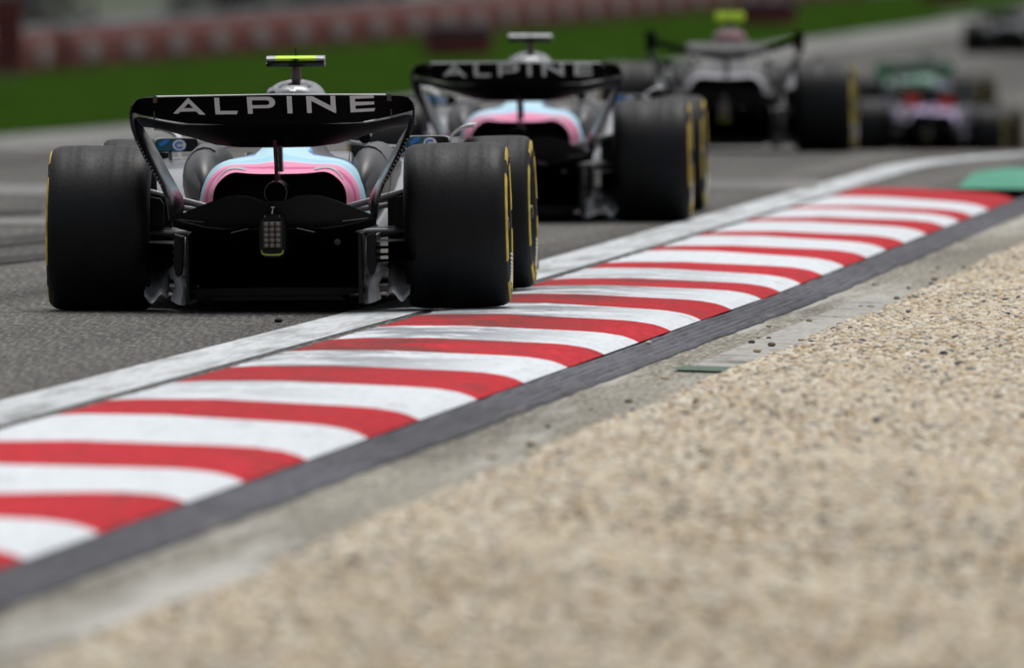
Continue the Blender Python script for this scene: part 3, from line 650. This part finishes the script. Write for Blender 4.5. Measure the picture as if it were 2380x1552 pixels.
    mb = MB(); mb.loft(rings, caps=False, att=att); co = mb.build('engine_cover', lv['cover'], e, angle=70, attname='band')
    mb = MB(); mb.loft([rings[0]] + inner, caps=False); n = len(rings[0]); mb.add(inner[1], [tuple(range(n))]); mb.build('cover_outlet', K, co, angle=50)
    if lv.get('swoosh'):
        for s in (-1, 1):
            mb = MB()
            for off, ln in ((0, 1.0), (.022, .8)):
                rows = []
                for k in range(13):
                    q = k / 12; y = .05 + off + .035 * math.sin(q * math.pi) ; xx = s * lerp(.150, .278, q * ln)
                    wz = .0065 * math.sin(math.pi * (q * .9 + .05)) 
                    # height of the cover skin here
                    zz = cover_z(abs(xx), y)
                    rows.append([(xx, y - .012 - wz, cover_z(abs(xx), y - .012 - wz) + .003), (xx, y, zz + .0045), (xx, y + .008, cover_z(abs(xx), y + .008) + .003)])
                mb.loft(rows, closed=False, caps=False)
            mb.build('swoosh_mark', M['palegrey'], co)
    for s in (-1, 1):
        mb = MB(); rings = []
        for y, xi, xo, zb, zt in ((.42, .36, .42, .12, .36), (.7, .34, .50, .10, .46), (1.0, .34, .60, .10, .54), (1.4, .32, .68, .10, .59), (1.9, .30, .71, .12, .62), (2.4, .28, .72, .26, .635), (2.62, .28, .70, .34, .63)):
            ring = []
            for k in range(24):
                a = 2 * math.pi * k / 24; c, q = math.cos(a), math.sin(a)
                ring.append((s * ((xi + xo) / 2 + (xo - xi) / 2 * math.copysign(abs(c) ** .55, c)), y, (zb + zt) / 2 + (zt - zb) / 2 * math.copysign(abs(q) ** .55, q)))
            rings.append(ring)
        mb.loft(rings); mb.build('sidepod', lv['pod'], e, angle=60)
    for s in (-1, 1):
        mb = MB(); rings = []
        for y, cx, hw, cz, hh in ((.30, .345, .02, .50, .05), (.42, .355, .065, .53, .10), (.6, .365, .088, .55, .135), (.9, .372, .100, .56, .145), (1.3, .375, .105, .565, .145), (1.7, .37, .10, .57, .12), (2.0, .36, .06, .58, .06)):
            rings.append([(s * (cx + hw * math.cos(a)), y, cz + hh * math.sin(a)) for a in [2*math.pi*k/28 for k in range(28)]])
        mb.loft(rings); sh_ = mb.build('shoulder', lv.get('shoulder', M['shoulder']), e, angle=60)
        mb = MB(); mb.tube([(s * (.36 + .094 * math.cos(a)), .66, .552 + .143 * math.sin(a)) for a in [R(q) for q in range(-40, 121, 16)]], .005, 6); mb.build('shoulder_seam', M['carbon'], sh_)
        mb = MB(); mb.tube([(s * (.36 + .10 * math.cos(a)), .95, .560 + .149 * math.sin(a)) for a in [R(q) for q in range(-10, 80, 12)]], .007, 6); mb.build('shoulder_stripe', M['palegrey'], sh_)
        mb = MB(); mb.loft([[(s * x, 3.32, z), (s * x, 3.30, z + .016), (s * x, 3.62, z + .02), (s * x, 3.62, z + .008)] for x, z in ((.62, .685), (.64, .712), (.67, .730), (.70, .741), (.735, .745))])
        mb.loft([[(s * .625, 3.3, z), (s * .66, 3.3, z), (s * .66, 3.6, z), (s * .625, 3.6, z)] for z in (.56, .70)]); mb.build('wheel_deflector', M['white'] if lv.get('swoosh') else K, e, angle=50)
    # roll hoop, airbox, cockpit, nose
    mb = MB(); rings = []
    for y, w, zt, zb in ((1.36, .07, .935, .80), (1.40, .105, .957, .78), (1.48, .126, .974, .76), (1.60, .136, .984, .755), (1.72, .136, .984, .74), (1.82, .130, .976, .70), (1.90, .118, .958, .68)):
        rings.append([(w * math.copysign(abs(math.cos(a)) ** .8, math.cos(a)), y, lerp(zb, zt, .5) + (zt - zb) / 2 * math.copysign(abs(math.sin(a)) ** .8, math.sin(a))) for a in [2 * math.pi * k / 32 for k in range(32)]])
    mb.loft(rings); hoop = mb.build('roll_hoop', lv['hoop'], e, angle=60)
    mb = MB(); mb.loft([[(.088 * math.cos(a), 1.905, .84 + .075 * math.sin(a)) for a in [2*math.pi*k/20 for k in range(20)]], [(.07 * math.cos(a), 1.85, .84 + .06 * math.sin(a)) for a in [2*math.pi*k/20 for k in range(20)]]]); mb.build('air_intake', K, hoop)
    mb = MB(); mb.tube([(-.096, 1.40, .915), (-.100, 1.52, .925)], [.022, .028], 16); mb.build('camera_eye', M['steel'], hoop)
    mb = MB(); mb.loft([[(-.07, y, z - .012), (0, y, z + .005), (.07, y, z - .012), (0, y, z - .03)] for y, z in ((1.42, .962), (1.50, .978), (1.6, .986), (1.7, .986))]); mb.build('black_crown', M['gloss'], hoop)
    for q, sx in ((0, -1), (1, 1)):
        mb = MB()
        for j in range(3): mb.prism_xz([(sx * (.045 + .03*j), .94 - .008*j - .018*(j==2)), (sx * (.085 + .012*j), .945 - .018*j), (sx * (.092 + .01*j), .93 - .02*j), (sx * (.055 + .03*j), .925 - .012*j)], 1.435 + .0*j, 1.49)
        mb.build('hoop_decal', M['white'], hoop)
    mb = MB(); mb.loft([[(-w, y, zb), (w, y, zb), (w * 1.05, y, (zb + zt) / 2), (w * .8, y, zt), (-w * .8, y, zt), (-w * 1.05, y, (zb + zt) / 2)] for y, w, zb, zt in ((.7, .26, .08, .35), (1.5, .30, .06, .60), (1.75, .30, .06, .66), (2.7, .27, .06, .60), (3.2, .22, .10, .62), (3.8, .17, .16, .58), (4.5, .12, .16, .42), (4.95, .06, .14, .26))]); mb.build('nose', lv['body'], e, angle=30, bevel=.01)
    mb = MB(); mb.tube([(-.30, 1.75, .72), (-.31, 2.1, .80), (-.26, 2.4, .83), (-.12, 2.66, .82), (0, 2.74, .80), (.12, 2.66, .82), (.26, 2.4, .83), (.31, 2.1, .80), (.30, 1.75, .72)], .028, 10)
    mb.tube([(0, 2.74, .80), (0, 2.85, .60)], .022, 8); mb.build('halo', M['gloss'], e)
    # front wing
    mb = MB()
    for j, (y, z, c) in enumerate(((4.95, .09, .2), (4.8, .13, .12), (4.68, .17, .11), (4.58, .21, .1))):
        mb.loft([[(x, y - .12 * abs(x), z + .03 * abs(x)), (x, y + c - .12 * abs(x), z - .02 + .02 * abs(x)), (x, y + c - .12 * abs(x), z - .03 + .02 * abs(x)), (x, y - .12 * abs(x), z - .008 + .03 * abs(x))] for x in drange(-.96, .96, .16)])
    for s in (-1, 1): mb.box(min(s*.96, s*.975), max(s*.96, s*.975), 4.45, 5.0, .06, .27)
    mb.build('front_wing', K, e, angle=30)
    # mirrors
    for s in (-1, 1):
        mb = MB(); rings = []
        for y, k in ((2.12, .92), (2.16, 1.0), (2.26, .95), (2.32, .6)):
            rings.append([(s * .565 + .105 * k * math.copysign(abs(math.cos(a)) ** .35, math.cos(a)), y, .690 + .034 * k * math.copysign(abs(math.sin(a)) ** .35, math.sin(a))) for a in [2*math.pi*j/24 for j in range(24)]])
        mb.loft(rings); mo = mb.build('mirror', M['gloss'], e, angle=50)
        mb = MB(); mb.tube([(s * .50, 2.2, .67), (s * .40, 2.22, .60), (s * .34, 2.2, .55)], .009, 6); mb.tube([(s * .60, 2.2, .67), (s * .60, 2.24, .60)], .008, 6)
        mb.tube([(s * .46, 2.2, .67), (s * .34, 2.1, .68), (s * .22, 2.0, .70)], .011, 6); mb.build('mirror_stalk', M['palegrey'], mo)
        if lv.get('swoosh'):
            f = lambda pts: [(s * .565 + (a if s > 0 else a) * .09, .690 + b * .031) for a, b in pts]
            mb = MB(); mb.prism_xz(f([(-1, -.8), (-1, .9), (.1, .9), (.35, .2), (.1, -.8)]), 2.116, 2.12); mb.build('motif', M['teal'], mo)
            mb = MB(); mb.prism_xz(f([(-.9, .2), (-.6, .8), (-.3, .85), (-.5, .2), (-.8, -.2)]), 2.113, 2.118)
            mb.prism_xz(f([(-.2, -.9), (.05, -.4), (.5, -.4), (.3, -.9)]), 2.113, 2.118); mb.build('motif', M['blue'], mo)
            mb = MB(); cxm = s * .565 + .012
            o_ = [(cxm + .030 * math.cos(a), .690 + .025 * math.sin(a)) for a in [2*math.pi*j/16 for j in range(16)]]
            mb.prism_xz(o_, 2.110, 2.114); mb.build('motif', M['white'], mo)
            mb = MB(); mb.lathe_x([(0, 0)], 0, 3) if False else None
            c_ = [(cxm + .020 * math.cos(R(a)), .690 + .016 * math.sin(R(a))) for a in range(30, 331, 30)] + [(cxm + .012 * math.cos(R(a)), .690 + .009 * math.sin(R(a))) for a in range(330, 29, -30)]
            mb.prism_xz(c_, 2.106, 2.111); mb.build('motif', M['blue'], mo)
    # camera pod on the roll hoop
    mb = MB(); xs_ = (-.129, -.12, -.05, 0, .05, .12, .129)
    def pod(x0, x1, m, nm, zt=1.088, zb=1.069, y0=1.56):
        b_ = MB(); b_.loft([[(x, y0, zb), (x, y0 - .006, (zb + zt) / 2), (x, y0 + .01, zt), (x, 1.66, zt + .002), (x, 1.72, (zb + zt) / 2), (x, 1.66, zb)] for x in (x0, x1)])
        return b_.build(nm, m, pp, angle=50)
    mb.tube([(0, 1.63, .975), (0, 1.63, 1.05)], [.026, .020], 8); pp = mb.build('camera_pod', M['warm'], e)
    if lv['wing'] == 'open3': pod(-.115, .115, lv['tcam'], 'pod_top', 1.115, 1.045)
    else:
        pod(-.129, -.09, lv['tcamside'], 'pod_end'); pod(.09, .129, lv['tcamside'], 'pod_end'); pod(-.09, .09, lv['tcam'], 'pod_top')
        pod(-.129, .129, M['gloss'], 'pod_underside', 1.0682, 1.042, 1.562)
    b_ = MB(); b_.tube([(0, 1.6, 1.09), (0, 1.6, 1.125)], .004, 5); b_.build('antenna', M['gloss'], pp)
    b_ = MB(); b_.prism_xz([(-.020, 1.073), (0, 1.079), (.020, 1.073), (0, 1.068)], 1.548, 1.552); b_.build('pod_mark', M['gloss'], pp)
    # exhaust, crash structure, rain light
    mb = MB(); mb.lathe_x([(0, .051), (0, .046), (.5, .040), (.5, .055), (.1, .053)], 0, 32); ex = mb.build('exhaust', M['gloss'], e); ex.rotation_euler = (R(3), 0, R(90)); ex.location = (0, -.36, .510)
    mb = MB(); mb.loft([[(w * math.copysign(abs(math.cos(a)) ** .5, math.cos(a)), y, zc + h * math.copysign(abs(math.sin(a)) ** .5, math.sin(a))) for a in [2*math.pi*j/24 for j in range(24)]] for y, w, zc, h in ((-.70, .056, .325, .088), (-.66, .059, .325, .094), (-.4, .07, .34, .10), (0, .12, .33, .13))]); cr_ = mb.build('crash_structure', K, e)
    mb = MB(); mb.box(-.042, .042, -.712, -.70, .276, .392); rl_ = mb.build('rain_light', M['lampback'], cr_, bevel=.004)
    mb = MB()
    for i in range(3):
        for j in range(5):
            cx_, cz_ = (i - 1) * .0255, .289 + j * .0228
            mb.loft([[(cx_ + r * math.cos(a), y, cz_ + r * math.sin(a)) for a in [2*math.pi*q/10 for q in range(10)]] for y, r in ((-.712, .0106), (-.717, .0092), (-.7195, .0045))])
    mb.build('light_lens', M['lamp'], cr_)
    mb = MB(); pts = [(-.047, -.704, .268), (-.043, -.706, .255), (-.03, -.706, .2495), (0, -.706, .248), (.03, -.706, .2495), (.043, -.706, .255), (.047, -.704, .268)]
    mb.tube(pts, .004, 6); mb.build('yellow_rim', mat('dull_lime', (.35, .45, .03), .4) if 'dull_lime' not in bpy.data.materials else bpy.data.materials['dull_lime'], cr_)
    mb = MB(); mb.tube([(0, -.69, .425), (0, -.60, .452)], .0022, 5); mb.tube([(-.008, -.62, .452), (.008, -.62, .452)], .002, 5); mb.tube([(-.031, -.69, .41), (-.031, -.69, .418)], .0015, 5); mb.tube([(.031, -.69, .41), (.031, -.69, .418)], .0015, 5); mb.build('sensor_probe', M['palegrey'], cr_)
    # beam wing: two swept moustache elements
    up = [(0, .475), (.045, .478), (.065, .485), (.095, .497), (.15, .503), (.20, .500), (.26, .482), (.33, .455), (.40, .425), (.44, .412)]
    lo = [(.44, .400), (.40, .395), (.30, .372), (.20, .352), (.10, .345), (0, .345)]
    for s in (-1, 1):
        mb = MB(); poly = [(s * x, z) for x, z in up + lo]; mb.prism_xz(poly, -.56, -.545, skew=lambda x, z: -.25 * (z - .35) + .1 * abs(x))
        rows = [[(s * x, -.50 + .1 * x, z - .03), (s * x, -.58 + .1 * x, z + .004), (s * x, -.575 + .1 * x, z + .010), (s * x, -.50 + .1 * x, z)] for x, z in ((.08, .352), (.2, .350), (.3, .362), (.4, .385), (.44, .400))]
        mb.loft(rows); mb.build('beam_wing', K, e, angle=30)
        mb = MB(); mb.tube([(s * .105, -.66, .362), (s * .18, -.64, .344)], .0018, 5); mb.tube([(s * .30, -.60, .390), (s * .41, -.58, .402)], .0012, 5); mb.build('trim_edge', M['steel'], e)
    # rear wing
    zsh = lv.get('flapcut', 0)
    mb = MB(); rings = []
    def yend(x): return .03 * (abs(x) / .6) ** 6
    if lv['wing'] != 'open3':
        for x in [k * .0202 for k in range(-30, 31)]:
            lo_, hi_ = interp(FLAP_LO, x), interp(FLAP_HI, x); md_ = (lo_ + hi_) / 2; ye = yend(x)
            rings.append([(x, flap_y(lo_) + ye, lo_), (x, flap_y(md_) + ye + .004, md_), (x, flap_y(hi_) + ye, hi_), (x, flap_y(hi_) + .010 + ye, hi_ + .004), (x, flap_y(md_) + .03 + ye, md_), (x, flap_y(lo_) + .045 + ye, lo_ + .004)])
        mb.loft(rings)
    else:
        f3 = lambda x: .745 + .135 * (abs(x) / .6) ** 1.6
        for x in [k * .0202 for k in range(-30, 31)]: rings.append([(x, -.60, f3(x) + .035), (x, -.35, f3(x) + .02), (x, -.33, f3(x) - .01), (x, -.62, f3(x) - .018)])
        mb.loft(rings)
        for s in (-1, 1): mb.box(min(s*.545, s*.625), max(s*.545, s*.625), -.62, -.30, .80, .955)
        b_ = MB(); b_.loft([[(x, -.62, .80), (x, -.40, .862), (x, -.38, .866), (x, -.40, .85), (x, -.60, .79)] for x in drange(-.30, .30, .06)]); b_.build('open_flap', M['midgrey'], e, angle=60)
    fo = mb.build('wing_flap', lv['flap'], e, angle=50)
    if lv.get('patch'):
        a0, a1 = lv.get('patchx', (.13, .34))
        for s in (-1, 1):
            mb = MB(); mb.prism_xz([(s * a0, .66), (s * a1, .68), (s * a1, .83), (s * a0, .83)], -.68, -.64); mb.build('wing_emblem', lv['patch'], fo)
    if lv['wing'] == 'letters':
        for poly in LETTERS:
            v3 = [[Vector((x, z, 0)) for x, z in pl] for pl in poly]; tri = tessellate_polygon(v3); flat = [p for pl in poly for p in pl]; n = len(flat)
            mb = MB(); mb.add([(x, flap_y(z) - .003 + (.004 if abs(z-.87) < .0 else 0), z) for x, z in flat] + [(x, flap_y(z) + .003, z) for x, z in flat], [t for t in tri] + [(a+n, b+n, c+n) for a, b, c in tri])
            mb.build('letter', M['letter'], fo, smooth=False)
        mb = MB(); mb.loft([[(x, flap_y(.932) - .001, .9295 + .0058 * (1 - abs(x) / .5)), (x, flap_y(.932) - .001, .9325 + .0058 * (1 - abs(x) / .5)), (x, flap_y(.932) + .014, .9365 + .0040 * (1 - abs(x) / .5)), (x, flap_y(.932) + .012, .932)] for x in drange(-.50, .49, .09)]); mb.build('flap_top_glint', M['palegrey'], fo)  # bright sky-lit top edge of the black flap painted as a pale strip
        for s in (-1, 1):
            mb = MB(); mb.box(s * .505 - .009, s * .505 + .009, flap_y(.925) - .008, flap_y(.925) + .03, .905, .934); mb.box(s * .512 - .003, s * .512 + .003, flap_y(.85) - .006, flap_y(.85) + .05, .835, .87); mb.build('hinge_tab', mat('tab_brown', (.05, .04, .03), .5) if 'tab_brown' not in bpy.data.materials else bpy.data.materials['tab_brown'], fo)
    mb = MB(); rings = []
    for x in [k * .0202 for k in range(-30, 31)]:
        lo_, hi_ = interp(MAIN_LO, x), interp(MAIN_HI, x)
        if lv['wing'] == 'open3': hi_ = lo_ + .03
        ym_ = -.18 - .30 * (hi_ - lo_) / .1
        rings.append([(x, -.20, lo_), (x, -.30, lo_ + .003), (x, lerp(-.30, -.50, .6), lerp(lo_, hi_, .5)), (x, -.50, hi_), (x, -.485, hi_ + .004), (x, -.33, lerp(lo_, hi_, .6) + .012), (x, -.20, lo_ + .018), (x, -.185, lo_ + .008)])
    if lv['wing'] != 'open3':
        mb.loft(rings); mp_ = mb.build('wing_main_plane', M['flapblack'], e, angle=50)
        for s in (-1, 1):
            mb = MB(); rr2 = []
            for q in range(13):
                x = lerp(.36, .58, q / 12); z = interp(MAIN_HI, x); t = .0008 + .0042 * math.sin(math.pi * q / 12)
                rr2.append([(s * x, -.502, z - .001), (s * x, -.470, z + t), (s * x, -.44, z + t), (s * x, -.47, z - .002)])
            mb.loft(rr2); mb.build('slot_sky_glint', M['palegrey'], mp_, angle=30)  # pale strip: sky light on the black trailing edge, put in as colour
    for s in (-1, 1):
        mb = MB(); rings = []
        crv = [(.606, .895), (.612, .87), (.612, .84), (.606, .80), (.588, .745), (.552, .67), (.512, .60), (.482, .55), (.462, .50), (.452, .455), (.447, .40)]
        wd = [.0, .006, .014, .028, .046, .052, .048, .046, .052, .050, .030]
        for (x, z), w_ in zip(crv, wd):
            rings.append([(s * (x + .004), -.62, z), (s * (x - w_ * .5), -.50, z - .002), (s * (x - w_), -.30, z - .004), (s * (x - w_ - .004), -.29, z - .004), (s * (x - w_ * .5 - .008), -.50, z - .002), (s * (x - .003), -.615, z)])
        mb.loft(rings); mb.build('endplate', lv['plate'], e, angle=50)
        if lv['wing'] == 'letters':
            mb = MB()
            for k in range(13):
                z = .735 - k * .0155; x = interp([(p[1], p[0]) for p in reversed(crv)], z) + .002
                mb.add([(s * x, -.624, z), (s * (x - .007), -.624, z + .003), (s * (x - .007), -.624, z + .009), (s * x, -.624, z + .006)], [(0, 1, 2, 3)])
            mb.build('endplate_lettering', M['steel'], e, smooth=False)
    mb = MB(); mb.loft([[(-.006, y0, z), (.010, y0, z), (.012, y0 + .16, z), (-.006, y0 + .16, z)] for z, y0 in ((.55, -.30), (.62, -.33), (.69, -.40), (.74, -.44))]); py_ = mb.build('wing_pylon', M['warm'], e, angle=30)
    mb = MB(); mb.loft([[(.014, y0 - .005, z), (.030, y0 - .005, z), (.030, y0 + .1, z), (.014, y0 + .1, z)] for z, y0 in ((.60, -.31), (.66, -.36), (.715, -.42))]); mb.build('pylon_plate', M['steel'], py_)
    if lv['wing'] == 'letters':
        mb = MB()
        for z in (.625, .66, .69): mb.add([(.015, -.45 + (0.0), z), (.027, -.45, z - .008), (.015, -.45, z - .018)], [(0, 1, 2)])
        mb.build('pylon_check', M['gloss'], py_)
    return e
_cz = {}
def cover_z(x, y):
    st_ = [(0, .292, .590, .578), (.06, .312, .603, .602), (.15, .338, .622, .640), (.25, .360, .638, .675)]
    w = interp([(a[0], a[1]) for a in st_], y); zl = interp([(a[0], a[2]) for a in st_], y); zb = interp([(0, .44), (.25, .38)], y)
    c = min(.9999, abs(x) / w) ** (3.4 / 2); s_ = math.sqrt(max(0, 1 - c * c)); z = zb + (zl - zb) * s_ ** (2 / 3.4)
    z += .007 + (-.010 * math.exp(-(x / .14) ** 4)) * (1 - y / .3) + .012 * math.exp(-((abs(x) - w * .72) / (w * .16)) ** 2) * (1 - min(1, y))
    return z
def place(e, x, d, yaw, z=None, roll=0, label='', lift=0):
    e.location = (x, d, (gz(x, d) if z is None else z) + lift); e.rotation_euler = (interp_slope(x, d), -roll, -yaw); tag(e, label, 'racing car', 'racing cars following each other round the bend')
def interp_slope(x, d): return math.atan((gz(x, d + 3) - gz(x, d)) / 3) if d > 100 else 0
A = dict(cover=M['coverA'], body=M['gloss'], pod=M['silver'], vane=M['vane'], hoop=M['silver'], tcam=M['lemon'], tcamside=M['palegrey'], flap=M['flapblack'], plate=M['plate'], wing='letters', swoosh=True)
car1 = make_car(A)
car1.scale = (.986,) * 3
place(car1, -.993, 61.05, .032, 0, .009, 'nearest black racing car with pink and pale blue tail, right tyres touching the kerb', .007)
car2 = copy_tree(car1)
place(car2, .050, 82.2, .038, 0, .002, 'second black racing car with white wing lettering and pink tail, ahead of the nearest car', .0)
for ch in car2.children:
    if ch.name.startswith('camera_pod'):
        for c in ch.children:
            if c.name.startswith('pod_top'): c.data = c.data.copy(); c.data.materials[0] = M['palegrey']
C_ = dict(A, shoulder=M['carbon'], vane=M['steel'], cover=M['coverC'], pod=M['greyskin'], wing='open3', tcam=M['lemon'], hoop=M['pinkpaint'], flap=M['flapblack'], plate=M['flapblack'], swoosh=False, body=M['gloss'])
car3 = make_car(C_); place(car3, 1.70, 113.0, .035, gz(1.7, 113), 0, 'silver and black racing car with a fluorescent yellow camera pod, third in line')
D_ = dict(A, cover=M['coverD'], pod=M['violet'], wing='plain', tcam=M['charcoal'], tcamside=M['darkblue'], hoop=M['darkblue'], patch=M['redflap'], flap=mat('grey_green_wing', (.06,.10,.10), .4), plate=M['darkblue'], body=M['darkblue'], swoosh=False, vane=M['carbon'])
car4 = make_car(D_); place(car4, 5.58, 190, .10, None, -.06, 'racing car with pale violet sides and red wing, to the right beyond the silver car')
E_ = dict(A, cover=M['coverE'], patch=M['greenpaint'], patchx=(.36, .64), pod=M['greenpaint'], wing='plain', tcam=M['greenpaint'], tcamside=M['greenpaint'], hoop=M['charcoal'], flap=M['palegreen'], plate=M['greenpaint'], body=M['greenpaint'], swoosh=False, vane=M['carbon'])
car5 = make_car(E_); place(car5, 6.50, 228, .10, None, 0, 'green racing car just ahead of the one with the red wing')
F_ = dict(A, shoulder=M['carbon'], cover=M['coverF'], pod=M['greyskin'], wing='plain', tcam=M['gloss'], tcamside=M['gloss'], hoop=M['greyskin'], flap=M['greyskin'], plate=M['gloss'], body=M['gloss'], swoosh=False, vane=M['carbon'])
car6 = make_car(F_); place(car6, 11.0, 315, .12, None, 0, 'distant grey racing car at the upper right corner, farthest of all')
